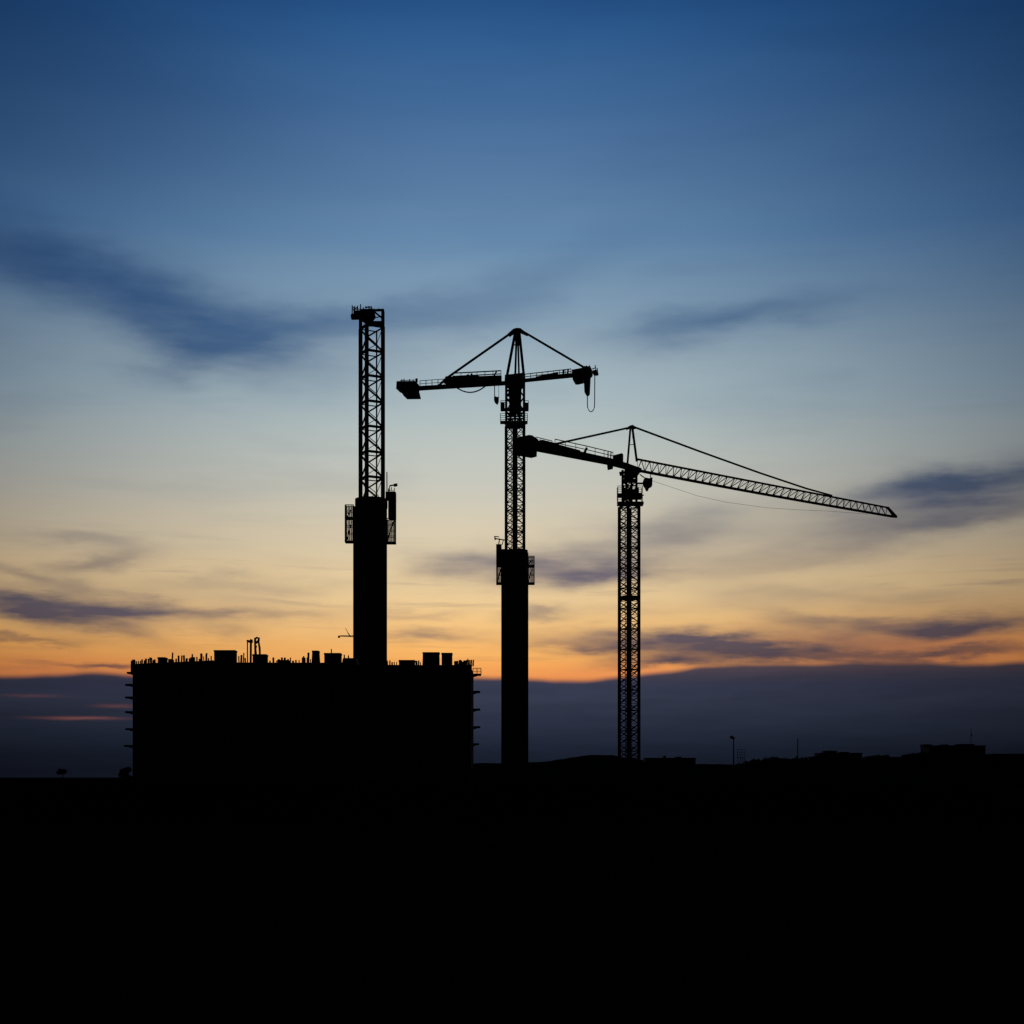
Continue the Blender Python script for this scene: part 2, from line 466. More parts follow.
for o2 in (-0.9, 0.9):
    q_ = MB(); railing_line(q_, [A2(453, 379.4, o2), A2(501, 377, o2)], 0.82, 0.08, 0.12, True, 1.0); q_.build('railing', M['steel'], ca)
    q_ = MB(); railing_line(q_, [A2(420, 386.8, o2), A2(444, 385.2, o2)], 0.8, 0.09, 0.06, True, 0.9); q_.build('railing', M['steel'], ca)
m_.bar(A2(496.5, 371.5, 0.9), A2(493, 378, 0.9), 0.16); m_.bar(A2(467, 374.5, 0.9), A2(472, 378, 0.9), 0.14); m_.bar(A2(471.5, 373.6, 0.9), A2(472, 378, 0.9), 0.25)
m_.bar(A2(460, 378.4, 0.9), A2(499, 377.6, 0.9), 0.3, 0.3)
m_.build('rail_brace', M['steel'], ca)
cw = holder('counterweight', cr2)
def block(pts, th, name, par, A, Nv, m='ballast'):
    return prism(MB(), A, Nv, pts, th, F/(D2 if A is A2 else D3)).build(name, M[m], par)
block([(397.2, 383.2), (418.6, 382.9), (419, 391.6), (403.5, 391.8), (400, 391.5), (396.6, 390.6)], 2.0, 'ballast_block', cw, A2, N2)
block([(400.5, 391.9), (419.2, 391.7), (420.6, 397.4), (404.6, 397.6)], 1.8, 'ballast_block', cw, A2, N2)
m_ = MB()
for x, y in ((401.8, 379.4), (404, 378.8), (409.6, 379.2), (413.4, 379.8), (416.6, 378.6)):
    m_.bar(A2(x, 385.5 if x > 419 else 382.3, 0.7), A2(x, y, 0.7), 0.13 if x not in (416.6,) else 0.28)
m_.bar(A2(400, 380.6, 0.7), A2(417, 379.8, 0.7), 0.07)
m_.build('railing', M['steel'], cw)
# hanging supply cable under the counter arm
def sag(A, p, q, drop, n=14):
    (xa, ya), (xb, yb) = p, q
    return [A(xa+(xb-xa)*t, ya+(yb-ya)*t+drop*4*t*(1-t)) for t in [i/n for i in range(n+1)]]
MB().tube(sag(A2, (456.5, 387.5), (485.5, 386), 5.6), 0.085, 6).build('slack_cable', M['rope'], cr2)
hb = holder('hook_block', cr2)
r_ = MB(); r_.bar(A2(494.6, 385.5), A2(494.6, 397.6), 0.11); r_.bar(A2(498.7, 385), A2(498.7, 397), 0.05); r_.build('hoist_rope', M['rope'], hb)
prism(MB(), A2, N2, [(494.0, 397.2), (495.6, 396.6), (497.6, 397.4), (498.9, 396.8), (498.8, 401.2), (498.0, 403.6), (497, 404.6), (494.9, 403), (494, 400.6)], 0.4, F/D2).build('block', M['steel'], hb)
# front arm, to the right
fa = holder('jib', cr2)
m_ = MB()
for o2 in (-0.65, 0.65):
    m_.slab([A2(523, 379.0, o2), A2(573, 373.4, o2), A2(573, 377.4, o2), A2(523, 382.4, o2)], N2, 0.22)
for i in range(9):
    x = 526+i*5.4; y = 380.4-(x-526)*0.107
    m_.bar(A2(x, y, -0.6), A2(x, y, 0.6), 0.14, 0.3)
m_.build('girder', M['steel'], fa)
m_ = MB()
for o2 in (-0.8, 0.8):
    q_ = MB(); railing_line(q_, [A2(525, 379.4, o2), A2(571, 374.2, o2)], 0.68, 0.08, 0.09, True, 0.8); q_.build('railing', M['steel'], fa)
m_.bar(A2(536, 377.8, 0.5), A2(558, 373.0, 0.5), 0.4, 0.2); m_.bar(A2(563.2, 374, 0.5), A2(563.6, 370.2, 0.5), 0.25)
m_.bar(A2(567.6, 374, 0.5), A2(568.2, 369, 0.5), 0.22)
m_.bar(A2(545, 376.6, 0.5), A2(571, 374, 0.5), 0.2, 0.2)
m_.build('rail_brace', M['steel'], fa)
m_ = MB()
prism(m_, A2, N2, [(571.5, 371.6), (585, 369.4), (588, 367.4), (590, 368.4), (591.6, 367.0), (593.4, 369.6), (593, 374.2), (590.8, 376.4), (590.6, 378), (571.5, 378)], 1.8, F/D2)
m_.build('winch_housing', M['steel'], fa)
prism(MB(), A2, N2, [(572.2, 377.6), (584.4, 377.4), (584, 381.8), (576, 383.2), (573.4, 382.8), (572.4, 381)], 1.6, F/D2).build('winch_drum', M['steel'], fa)
prism(MB(), A2, N2, [(583.4, 377.5), (590.9, 377.5), (589.9, 393.4), (588.6, 395.2), (586, 395.2), (584.4, 393.2)], 0.9, F/D2).build('hanging_leg', M['steel'], fa)
m_ = MB(); prism(m_, A2, N2, [(592.6, 371.4), (596.6, 370.6), (598.6, 371.6), (598.8, 373.8), (597.4, 374.8), (592.6, 374.6)], 1.0, F/D2)
m_.bar(A2(596, 371), A2(595.2, 365), 0.1); m_.bar(A2(597.6, 371.5), A2(597, 368), 0.12); m_.bar(A2(592.2, 369), A2(595.8, 367.6), 0.1)
m_.build('end_sheave', M['steel'], fa)
loop = [(587.4, 395)]
for i in range(13):
    t = math.pi*i/12
    loop.append((591.0-3.6*math.cos(t), 404.5+7.2*math.sin(t)))
loop.append((594.8, 374.5))
MB().tube([A2(*p) for p in loop], 0.06, 6).build('hanging_cable', M['rope'], cr2)

# ------------------------------------------------------------------ crane three, right, standing on the ground
D3 = 165.0; k3 = D3/F
def Z3(py): return (HY-py)*k3+EYE
AX3 = (Vector((13.92, 165, 0)), Vector((52.8, 197.0, 0)))
def A3(px, py, off=0.0): return plane_pt(AX3, px, py, off)
d3 = (AX3[1]-AX3[0]); N3 = Vector((d3.y, -d3.x, 0)).normalized(); L3 = d3.normalized()
cr3 = thing('tower_crane', (13.7, D3, 0), 'slender tower crane standing on the ground with one long lattice jib pointing right', 'tower crane', 'tower cranes of the site')
mast(cr3, D3-1.1, 620.2, 628.2, 639.6, 505, 792, 2.3, 0.27, 0.08, nsub=3, ladder=True)
jn = MB()
jz = Z3(598.0)
for y_ in (0.0,):
    k_ = (D3-1.1)/F
    nr = Vector(((628.2-512)*k_, D3-1.1, jz)); lf = nr+Vector((-8.0*k_, 11.4*k_, 0)); rt = nr+Vector((11.4*k_, 8.0*k_, 0)); fr = nr+Vector((3.4*k_, 19.4*k_, 0))
    for p_, q_ in ((lf, nr), (nr, rt), (rt, fr), (fr, lf)): jn.bar(p_, q_, 0.32, 0.42)
jn.build('collar_frame', M['steel'], cr3)
m_ = MB()
def deck3(mb, xa, xb, ya, yb, hd=0.6):
    mb.box(P(xa,0,D3).x, P(xb,0,D3).x, D3-hd, D3+hd, Z3(yb), Z3(ya))
deck3(m_, 617.2, 641.4, 494.2, 496.6); deck3(m_, 617.4, 643.2, 502.6, 505.2, 0.7)
deck3(m_, 636.2, 641.8, 493.6, 499.0, 0.5)
deck3(m_, 634.8, 638.6, 488, 494, 0.5)
for y0 in (494.2, 502.4):
    for yy in (-0.55, 0.55):
        railing_line(m_, [(P(617.5,0,D3).x, D3+yy, Z3(y0)), (P(642,0,D3).x, D3+yy, Z3(y0))], 0.85, 0.07, 0.05, True, 0.8)
m_.bar(P(638, 495.2, D3-0.5), P(643.8, 495.2, D3-0.5), 0.12)
m_.build('climbing_cage', M['steel'], cr3)
m_ = MB()
for x in (622.6, 626.5, 631.5, 636.4):
    for dy in (-0.8, 0.8):
        m_.bar(P(x, 503, D3+dy), P(x, 470, D3+dy), 0.26, 0.24)
for y, t in ((499, 0.2), (491.5, 0.5), (481, 0.45), (486, 0.14), (476.5, 0.4)):
    for dy in (-0.8, 0.8):
        m_.bar(P(622, y, D3+dy), P(637, y-0.3, D3+dy), 0.2, t)
for xa, xb in ((622.6, 631.5), (631.5, 622.6), (626.5, 636.4)):
    m_.bar(P(xa, 491, D3-0.8), P(xb, 481, D3-0.8), 0.14)
    m_.bar(P(xa, 503, D3+0.8), P(xb, 492, D3+0.8), 0.14)
m_.slab([P(625, 467, D3), P(640.6, 471.5, D3), P(637, 476, D3), P(630, 478.6, D3), P(624.4, 478, D3)], (0,1,0), 1.6)
m_.bar(P(619.4, 473, D3), P(625, 472.4, D3), 0.4, 0.22); m_.bar(P(620.8, 473, D3), P(621.2, 475.6, D3), 0.3)
m_.bar(P(635.6, 483.4, D3-0.6), P(644, 483.4, D3-1.0), 0.18)
m_.build('slewing_unit', M['steel'], cr3)
cb = MB()
cb.slab([P(643.2, 480.6, D3-1.2), P(645, 478.6, D3-1.2), P(648.6, 479.4, D3-1.2), P(652, 478.4, D3-1.2), P(651.8, 486.2, D3-1.2), P(649, 487.4, D3-1.2), P(648.2, 490.2, D3-1.2), P(646.6, 490.2, D3-1.2), P(645.2, 487.2, D3-1.2), P(643.4, 484.6, D3-1.2)], (0,1,0), 1.3)
cb.bar(P(650.6, 479, D3-1.2), P(650.6, 472, D3-0.2), 0.1); cb.bar(P(640, 474.5, D3-1.0), P(646, 479, D3-1.2), 0.12)
cb.build('operator_cab', M['steel'], cr3)
hd = MB()
for off in (-0.6, 0.6):
    hd.bar(A3(630.4, 428, off*0.3), A3(627.4, 464.5, off*0.5), 0.22, 0.26)
    hd.bar(A3(632.4, 428, off*0.3), A3(636.8, 461.5, off*0.5), 0.24, 0.28)
hd.bar(A3(629.4, 445, 0.3), A3(635.6, 444, 0.3), 0.08); hd.bar(A3(632.4, 436), A3(636.5, 455), 0.08)
hd.build('tower_head', M['steel'], cr3)
prism(MB(), A3, N3, [(626, 428.6), (629.5, 425.8), (631.8, 425.0), (636.4, 427.6), (635.6, 429.2), (632.6, 428.2), (630, 428.4), (626.4, 429.8)], 0.35, F/D3).build('head_sheave', M['steel'], cr3)
tb = MB()
for o2 in (-0.3, 0.3): tb.bar(A3(629.5, 427.6, o2), A3(552.5, 444.6, o2), 0.14, 0.22)
tb.build('tie_bar', M['steel'], cr3)
tb = MB(); pts = [(634, 427), (700, 451.5), (760, 473.0), (806, 488.4), (832, 495.6)]
for o2 in (-0.14, 0.14):
    for (xa, ya), (xb, yb) in zip(pts, pts[1:]): tb.bar(A3(xa, ya, o2), A3(xb, yb, o2), 0.12, 0.2)
tb.build('tie_bar', M['steel'], cr3)
ca = holder('counter_jib', cr3)
m_ = MB()
for o2 in (-0.6, 0.6):
    m_.slab([A3(533, 441.6, o2), A3(551, 445.2, o2), A3(609, 458, o2), A3(626, 463, o2), A3(641, 468.4, o2), A3(641, 472.6, o2), A3(626, 469.4, o2), A3(607.8, 464.8, o2), A3(536, 451.2, o2)], N3, 0.25)
for i in range(16):
    x = 538+i*6.0; y = 447.5+(x-538)*0.2
    m_.bar(A3(x, y, -0.55), A3(x, y, 0.55), 0.2, 0.5)
prism(m_, A3, N3, [(534, 440.8), (548, 443.6), (556, 446), (580, 451.4), (580, 455), (534, 446)], 1.4, F/D3)
m_.build('girder', M['steel'], ca)
m_ = MB()
for o2 in (-0.8, 0.8):
    q_ = MB(); railing_line(q_, [A3(555, 446.4, o2), A3(586, 453, o2), A3(613, 459.4, o2)], 0.8, 0.06, 0.075, True, 1.4); q_.build('railing', M['steel'], ca)
    q_ = MB(); railing_line(q_, [A3(536, 441.6, o2), A3(552, 445.4, o2)], 0.5, 0.07, 0.06, False, 0.6); q_.build('railing', M['steel'], ca)
m_.bar(A3(586.8, 448, 0.8), A3(583.5, 454.5, 0.8), 0.2); m_.bar(A3(608, 452, 0.8), A3(608, 459, 0.8), 0.12); m_.bar(A3(611, 452.5, 0.8), A3(610.6, 459, 0.8), 0.12)
m_.bar(A3(582, 453.4, 0.8), A3(612, 459.6, 0.8), 0.2, 0.2)
m_.build('rail_brace', M['steel'], ca)
m_ = MB(); prism(m_, A3, N3, [(614, 454.2), (622.6, 455.6), (622.4, 464), (613.6, 461.8)], 1.5, F/D3); m_.build('winch_housing', M['steel'], ca)
m_ = MB(); prism(m_, A3, N3, [(607.2, 464.4), (613, 465.6), (611.8, 469.6), (609.6, 469.4)], 0.8, F/D3); m_.build('cable_guide', M['steel'], ca)
cw = holder('counterweight', cr3)
block([(513.4, 439), (516, 437.2), (524, 436.6), (526, 435.6), (530.5, 436.0), (538.2, 440.2), (538.2, 449.4), (514, 452)], 0.9, 'ballast_block', cw, A3, N3)
block([(515, 451.4), (537, 449.2), (536.4, 457.4), (520, 455.2)], 0.9, 'ballast_block', cw, A3, N3)
# long lattice jib, triangular section
jb = holder('jib', cr3)
topA, topB = A3(637.3, 459.2), A3(887.5, 507.6)
def bot(t, o2):
    return A3(637.5+(893-637.5)*t, 470.4+(516.6-470.4)*t+0.9*math.sin(math.pi*t), o2)
def topc(t): return topA.lerp(topB, t)
MB().bar(topA, topB, 0.18, 0.2).build('top_chord', M['steel'], jb)
for o2 in (-0.62, 0.62):
    c_ = MB()
    for i in range(12): c_.bar(bot(i/12, o2), bot((i+1)/12, o2), 0.18, 0.30)
    c_.build('bottom_chord', M['steel'], jb)
br = MB(); NJ = 36
for i in range(NJ):
    t0, tm, t1_ = i/NJ, (i+0.5)/NJ, (i+1)/NJ
    T = topc(min(1, tm*1.01))
    for o2 in (-0.62, 0.62):
        br.bar(bot(t0, o2), T, 0.078); br.bar(T, bot(t1_, o2), 0.078)
    br.bar(bot(t0, -0.62), bot(t0, 0.62), 0.08); br.bar(bot(t0, -0.62), bot(t1_, 0.62), 0.06)
    br.bar(topc(t0), bot(t0, 0.62 if i % 2 else -0.62), 0.05)
br.build('bracing', M['steel'], jb)
m_ = MB()
for o2 in (-0.5, 0.5):
    m_.bar(topB, A3(895.6, 516.2, o2), 0.22, 0.32); m_.bar(bot(0.985, o2), A3(896.6, 516.8, o2), 0.22, 0.3)
m_.bar(A3(895.8, 516.4, -0.55), A3(895.8, 516.4, 0.55), 0.3, 0.35)
m_.build('jib_tip', M['steel'], jb)
rp = [(650, 480), (668, 486), (698, 496), (726, 502.2), (767, 507.8), (800, 509.9), (830, 511.2), (868, 514.2)]
MB().tube([A3(*p) for p in rp], 0.018, 5).build('slack_rope', M['rope'], cr3)

# ------------------------------------------------------------------ the block under construction
DB = 165.0; kb = DB/F
def ZB(py): return (HY-py)*kb+EYE
def XB(px): return (px-512)*kb
bd = thing('unfinished_building', (XB(300), DB, 0), 'broad dark concrete block under construction with spiky reinforcement bars along its roof', 'building')
xl, xr = XB(132.6), XB(471.2); yb0, yb1 = DB, DB+10.0
zr = ZB(668)
w = MB()
w.box(xl+0.25, xr+0.002, yb0+0.35, yb1+0.002, -1.0, zr-0.01)                 # core behind the openings
nfl = 8; fh = zr/nfl
for i in range(nfl+1):                                                       # slab edges, all the way round
    z = min(zr-0.26, i*fh)
    w.box(xl, xr, yb0, yb0+0.34, z, z+0.25); w.box(xl, xr, yb1-0.34, yb1, z, z+0.25)
    w.box(xl, xl+0.24, yb0+0.341, yb1-0.341, z, z+0.25)
for i in range(nfl):
    z0_, z1_ = i*fh+0.25, min(zr-0.26, (i+1)*fh)
    for j in range(20):
        x = xl+(xr-xl-0.5)*j/19
        w.box(x, x+0.5, yb0+0.03, yb0+0.34, z0_, z1_)
        if j < 19 and (j*7+i*3) % 5: w.box(x+0.5, x+1.25, yb0+0.06, yb0+0.34, z0_, z1_)
    for j in range(8):
        y = yb0+0.4+(yb1-yb0-1.3)*j/7
        for x0_, x1_ in ((xl+0.02, xl+0.24),):
            w.box(x0_, x1_, y, y+0.5, z0_, z1_)
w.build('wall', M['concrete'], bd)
pz = MB()
top = [(130.6, 664.2), (150, 663.0), (190, 661.4), (213, 660.2), (214, 661.6), (238, 662.4), (300, 662.6), (342, 662.6), (343, 658.0), (356, 658.0), (357, 664.6), (420, 665.0), (471.4, 664.8)]
pz.slab([Vector((XB(x), yb0+1.2, ZB(y))) for x, y in top]+[Vector((XB(471.4), yb0+1.2, zr)), Vector((XB(133.2), yb0+1.2, zr)), Vector((XB(133.2), yb0+1.2, ZB(673.4))), Vector((XB(130.6), yb0+1.2, ZB(673.4)))], (0,1,0), 2.36)
pz.box(xl, xr-0.1, yb0+2.6, yb1-0.1, zr, ZB(665.2))
pz.build('parapet_formwork', M['wood'], bd)
def rbox(name, xa, xb, yt, yb=664.5, d0=2.5, dep=3.5, xa2=None, xb2=None, m='concrete', parent=None):
    dep = min(dep, 1.4); D = DB+d0; b = MB(); k = D/F
    fb = (D+dep)/D                       # the far right corner is the one that shows
    xb = 512+(xb-512)*fb; xb2 = xb2 if xb2 is None else 512+(xb2-512)*fb
    xa2 = xa if xa2 is None else xa2; xb2 = xb if xb2 is None else xb2
    z0_, z1_ = (HY-yb-3)*k+EYE, (HY-yt)*k+EYE
    X = lambda p: (p-512)*k
    b.add([(X(xa),D,z0_),(X(xb),D,z0_),(X(xb),D+dep,z0_),(X(xa),D+dep,z0_),(X(xa2),D,z1_),(X(xb2),D,z1_),(X(xb2),D+dep,z1_),(X(xa2),D+dep,z1_)],
          [(3,2,1,0),(4,5,6,7),(0,1,5,4),(1,2,6,5),(2,3,7,6),(3,0,4,7)])
    # slightly proud capping
    b.box(X(xa2)-0.04, X(xb2)+0.04, D-0.04, D+dep+0.04, z1_-0.16, z1_+0.03)
    return b.build(name, M[m], parent or bd)
rbox('roof_box', 157.8, 167.6, 657.4); rbox('stair_head', 214.2, 237.0, 650.3, 664, 2.6, 4.5, 214.0, 237.0)
rbox('roof_box', 252.6, 268.0, 654.4, 664, 2.5, 3.0); rbox('roof_box', 277.4, 290.2, 660.2, 664, 2.5, 3.0)
rbox('vent_stack', 311.2, 320.6, 650.8, 664, 2.5, 1.3, 312.2, 319.6)
rbox('stair_head', 324.2, 341.8, 653.2, 664, 2.6, 4.0)
rbox('roof_box', 398.9, 415.2, 660.2, 666, 2.5, 3.5); rbox('stair_head', 422.2, 439.8, 652.4, 666, 2.6, 4.5, 422.8, 439.6); rbox('stair_head', 441.6, 452.4, 653.0, 666, 2.6, 3.0)
# scaffold brackets on both ends
def ledge(px_in, px_out, py, y0, y1, rail):
    b = MB(); D = (y0+y1)/2
    lo, hi = sorted(((px_in-512)*D/F, (px_out-512)*D/F))
    z = (HY-py)*D/F+EYE
    out = lo if px_out < px_in else hi; inn = hi if px_out < px_in else lo
    b.box(lo, hi, y0, y1, z-0.13, z+0.08)
    n = 4
    for i in range(n):
        y = y0+(y1-y0)*(i+0.5)/n
        b.bar((inn, y, z-0.26), (out+(inn-out)*0.45, y, z-0.12), 0.08)
    if rail:
        railing_line(b, [(out, y0, z), (out, y1, z)], 0.75, 0.06, 0.05, True, 1.0)
        for y in (y0, y1): railing_line(b, [(inn, y, z), (out, y, z)], 0.75, 0.05, 0.05, True, 0.4)
    return b.build('scaffold_ledge', M['wood'], bd)
for y, o_ in ((672.8, 127.8), (684.8, 126.2), (697.4, 126.2), (712, 126.2), (729, 126.4), (745.8, 125.2)):
    ledge(133.4, o_, y, DB+0.2, DB+1.2, False)
for y, o_ in ((674.6, 481.0), (691.8, 480.0), (709.4, 480.2), (727, 480.2), (744, 479.0)):
    ledge(473.0, o_, y, DB+8.2, DB+9.6, y < 680)
# starter bars: each its own part
proto = MB().bar((0,0,0), (0,0,1), 0.1, 0.1).build('starter_bar', M['steel'])
proto.parent = bd
bars = []
x = 131.6
while x < 156: bars.append((x, profile(top, x), random.uniform(2.6, 5.8))); x += random.uniform(1.5, 2.4)
x = 169
while x < 213: bars.append((x, profile(top, x), random.choice((2.2, 3.2, 4.2, 6.2)))); x += random.uniform(1.9, 3.2)
bars += [(172.2, 662, 9.5), (192.2, 661, 7.0), (201.5, 661, 7.6), (206.3, 660.5, 7.6)]
x = 239
while x < 247: bars.append((x, 662.4, random.uniform(4, 11))); x += 2.1
x = 270
while x < 311: bars.append((x, 662.5, random.choice((1.8, 2.6, 3.4, 5.0)))); x += random.uniform(2.2, 3.6)
bars += [(303.8, 662.5, 6.5), (308.2, 662.5, 10.0), (331.4, 654, 5.0), (344.5, 658, 3.4), (348.5, 658, 2.6)]
x = 387.5
while x < 398: bars.append((x, 665, random.uniform(2, 5))); x += 2.3
x = 416.5
while x < 422: bars.append((x, 665, random.uniform(2.5, 4.5))); x += 1.9
x = 455
while x < 473.4: bars.append((x, 665, random.uniform(3.4, 6.4) if x < 470 else 5.5)); x += 1.3
bars = bars[:100]
for i, (px, py, hp) in enumerate(bars):
    o = proto if i == 0 else proto.copy()
    if i: COL.objects.link(o); o.parent = bd
    D = DB+random.uniform(0.3, 1.9) if px < 469 else DB+random.uniform(6, 12)
    p = P(px, py, D)-bd.location
    p.z -= 0.15
    o.location = p; o.scale = (random.uniform(0.9, 2.0),)*2+(hp*kb+0.15,)
    o.rotation_euler = (random.uniform(-.05, .05), random.uniform(-.06, .06), random.random()*3)

# two odd frames standing on the roof
DR = DB+2.2
hf = thing('post_frame', P(250, 663, DR), 'thin twin posts joined by a crossbar on the roof, left of a bent-legged frame', 'post frame')
b = MB(); b.bar(P(250.7, 665, DR), P(250.9, 640, DR), 0.22); b.build('thick_post', M['steel'], hf)
b = MB(); b.bar(P(247.5, 664, DR), P(247.4, 641, DR), 0.12); b.build('thin_post', M['steel'], hf)
b = MB(); b.slab([P(246.6, 640.2, DR), P(248.4, 640.0, DR), P(250, 640.4, DR), P(250.8, 639.1, DR), P(252.4, 639.6, DR), P(252.6, 642.4, DR), P(251, 643.4, DR), P(249.6, 642.6, DR), P(247.6, 642.4, DR)], (0,1,0), 0.5); b.build('crossbar', M['steel'], hf)
bf = thing('bent_frame', P(257, 654.4, DB+3), 'narrow bent-legged frame with a looped top, standing on the roof box beside twin posts', 'frame')
DQ = DB+3.6
b = MB(); b.bar(P(255.2, 655, DQ), P(255.0, 637.8, DQ), 0.2, 0.16); b.bar(P(255.4, 648.6, DQ), P(256.0, 655, DQ), 0.22, 0.2); b.build('leg', M['steel'], bf)
b = MB(); b.tube([P(259.9, 655, DQ), P(259.6, 648, DQ), P(258.8, 643, DQ), P(257.6, 640.4, DQ)], [0.12, 0.13, 0.12, 0.11], 7); b.build('leg', M['steel'], bf)
b = MB(); b.tube([P(255.1, 642.5, DQ), P(255.2, 639, DQ), P(257, 637.6, DQ), P(258.8, 638.0, DQ), P(258.6, 641, DQ), P(257.4, 641.8, DQ), P(255.4, 643.5, DQ)], 0.14, 7); b.bar(P(255, 651, DQ), P(256.6, 645.5, DQ), 0.14); b.build('looped_top', M['steel'], bf)

# ------------------------------------------------------------------ far crane whose jib peeps out left of the thick shaft
DF = 430.0
fc = thing('distant_crane', (P(357, 0, DF).x, DF, 0), 'tiny far-off tower crane whose thin jib peeps out left of the thick shaft', 'tower crane', 'tower cranes of the site')
b = MB(); xm = P(357, 0, DF).x
for dx in (-0.8, 0.8):
    for dy in (-0.8, 0.8): b.bar((xm+dx, DF+dy, -1), (xm+dx, DF+dy, P(0, 634, DF).z), 0.22)
zz = 0.0
while zz < P(0, 634, DF).z-2:
    for dy in (-0.8, 0.8): b.bar((xm-0.8, DF+dy, zz), (xm+0.8, DF+dy, zz+2), 0.12)
    zz += 2
b.build('mast', M['steel'], fc)
b = MB()
for o2 in (-0.5, 0.5): b.bar(P(357, 636.8, DF+o2), P(338.2, 636.0, DF+o2), 0.2, 0.26)
b.bar(P(357, 635.2, DF), P(340, 635.6, DF), 0.12)
for i in range(9): b.bar(P(357-i*1.9, 636.6, DF), P(356-i*1.9, 635.4, DF), 0.1)
b.bar(P(338, 637.2, DF), P(340, 637.0, DF), 0.5, 0.4)
b.build('jib', M['steel'], fc)
b = MB(); b.bar(P(357, 637, DF), P(366, 637.3, DF), 0.9, 0.4); b.slab([P(363, 636, DF), P(366, 636, DF), P(366, 640, DF), P(363, 640, DF)], (0,1,0), 1.6); b.build('counter_jib', M['steel'], fc)
b = MB(); b.bar(P(351, 637, DF), P(348, 633.2, DF), 0.26); b.bar(P(347.6, 632, DF), P(345.4, 628.2, DF), 0.13); b.bar(P(348, 633.2, DF), P(347.5, 632, DF), 0.16); b.build('luffing_strut', M['steel'], fc)

# ------------------------------------------------------------------ far right: buildings, trees, poles on the low rise
def far_block(name, xa, xb, yt, D, dep, label, cat, roof=0.0, extras=(), yb=766):
    k = D/F; X = lambda p: (p-512)*k
    dep = min(dep, 14.0)
    if xa > 512: xa = 512+(xa-512)*(D+dep)/D
    zt = (HY-yt)*k+EYE
    t = thing(name, (X((xa+xb)/2), D, 0), label, cat)
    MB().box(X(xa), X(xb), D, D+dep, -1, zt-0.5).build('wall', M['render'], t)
    r = MB(); r.box(X(xa)-0.3, X(xb)+0.3, D-0.3, D+dep+0.3, zt-0.497, zt-0.1)
    for (ea, eb, et) in extras:
        r.box(X(ea), X(eb), D+2, D+dep*0.6, zt-0.098, (HY-et)*k+EYE)
    r.build('roof', M['roof'], t)
    n = max(2, int((X(xb)-X(xa))/4.5))
    first = None
    for i in range(n):
        x = X(xa)+(X(xb)-X(xa))*(i+0.5)/n
        for z in range(1, max(2, int(zt/3.2))):
            if first is None:
                o = first = MB().box(-0.7, 0.7, -0.05, 0.05, 0, 1.5).build('window', M['dark']); o.parent = t
            else:
                o = first.copy(); COL.objects.link(o); o.parent = t
            o.location = Vector((x, D-0.01, z*3.2+0.2))-t.location
    return t
far_block('long_shed', 643.5, 695.6, 757.6, 640, 25, 'long flat low building right of the slender crane foot on the dark skyline', 'building', extras=((664.5, 666.5, 755.6), (677, 682, 756.6)))
far_block('low_building', 814.5, 862, 752.6, 660, 22, 'low dark building among trees in the middle of the right-hand skyline', 'building', extras=((826, 838, 750.6), (842, 850, 751.8)))
far_block('flat_roofed_building', 920.5, 985.5, 745.2, 660, 25, 'widest tallest flat-roofed building near the right end of the dark skyline', 'building', extras=((925, 933, 744.2), (944, 950, 744.4), (960, 976, 743.9)))
far_block('low_building', 985.8, 1060, 753.5, 680, 22, 'low dark building right of the tallest flat-roofed one, at the frame edge', 'building')

def pole(name, px, yt, yb, D, r, label, cat, head=None):
    t = thing(name, P(px, yb, D), label, cat)
    MB().tube([P(px, yb+4, D), P(px, yt, D)], [r, r*0.6], 8).build('shaft', M['steel'], t)
    if head: head(t)
    return t
def lamp_head(t):
    b = MB(); D = 420.0
    b.bar(P(733.6, 737.4, D), P(730.2, 736.2, D), 0.3); b.slab([P(729.4, 737.6, D), P(731.6, 735.4, D), P(734.6, 737.6, D), P(734.6, 739.4, D), P(732, 739, D)], (0,1,0), 0.6)
    b.build('lamp_head', M['steel'], t)
pole('lamp_post', 733.6, 738, 766, 420, 0.22, 'tall thick lamp post with a hooked head beside a raised tank', 'lamp post', lamp_head)
def ant_head(t):
    b = MB()
    for y, l in ((742, 1.2), (745, 0.9)): b.bar(P(797.8-l, y, 560), P(797.8+l, y, 560), 0.12)
    b.build('crossarm', M['steel'], t)
pole('utility_pole', 797.8, 738, 760, 560, 0.24, 'thin pole rising above the trees left of the low building', 'pole', ant_head)
def ant2(t):
    b = MB(); b.bar(P(971, 735, 668), P(972, 735, 668), 0.4, 0.9); b.build('crossarm', M['steel'], t)
pole('antenna_mast', 971, 728, 746, 668, 0.15, 'hair-thin antenna mast on the roof of the tallest flat-roofed building', 'antenna', ant2)
tk = thing('faint_tank', P(741, 766, 430), 'small raised tank drawn as open bars to look hazy, right of the lamp post', 'frame')
b = MB()  # tank thinned to open bars, so haze is put into its shape
for y in (749.6, 752.2, 754.9, 757.6): 
    for dy in (-0.8, 0.8): b.bar(P(737, y, 430+dy), P(745.4, y, 430+dy), 0.11)
for px in (737.4, 741.2, 745.0):
    for dy in (-0.8, 0.8): b.bar(P(px, 749.4, 430+dy), P(px, 758, 430+dy), 0.11)
for px in (737.4, 745.0):
    for y in (749.6, 757.6): b.bar(P(px, y, 429.2), P(px, y, 430.8), 0.2)
b.build('tank_bars', M['steel'], tk)
for px in (738, 740.2, 742.6, 744.8):
    b = MB(); b.bar(P(px, 757.6, 430+(0.8 if px in (738, 742.6) else -0.8)), P(px, 772, 430+(0.8 if px in (738, 742.6) else -0.8)), 0.16); b.build('leg', M['steel'], tk)

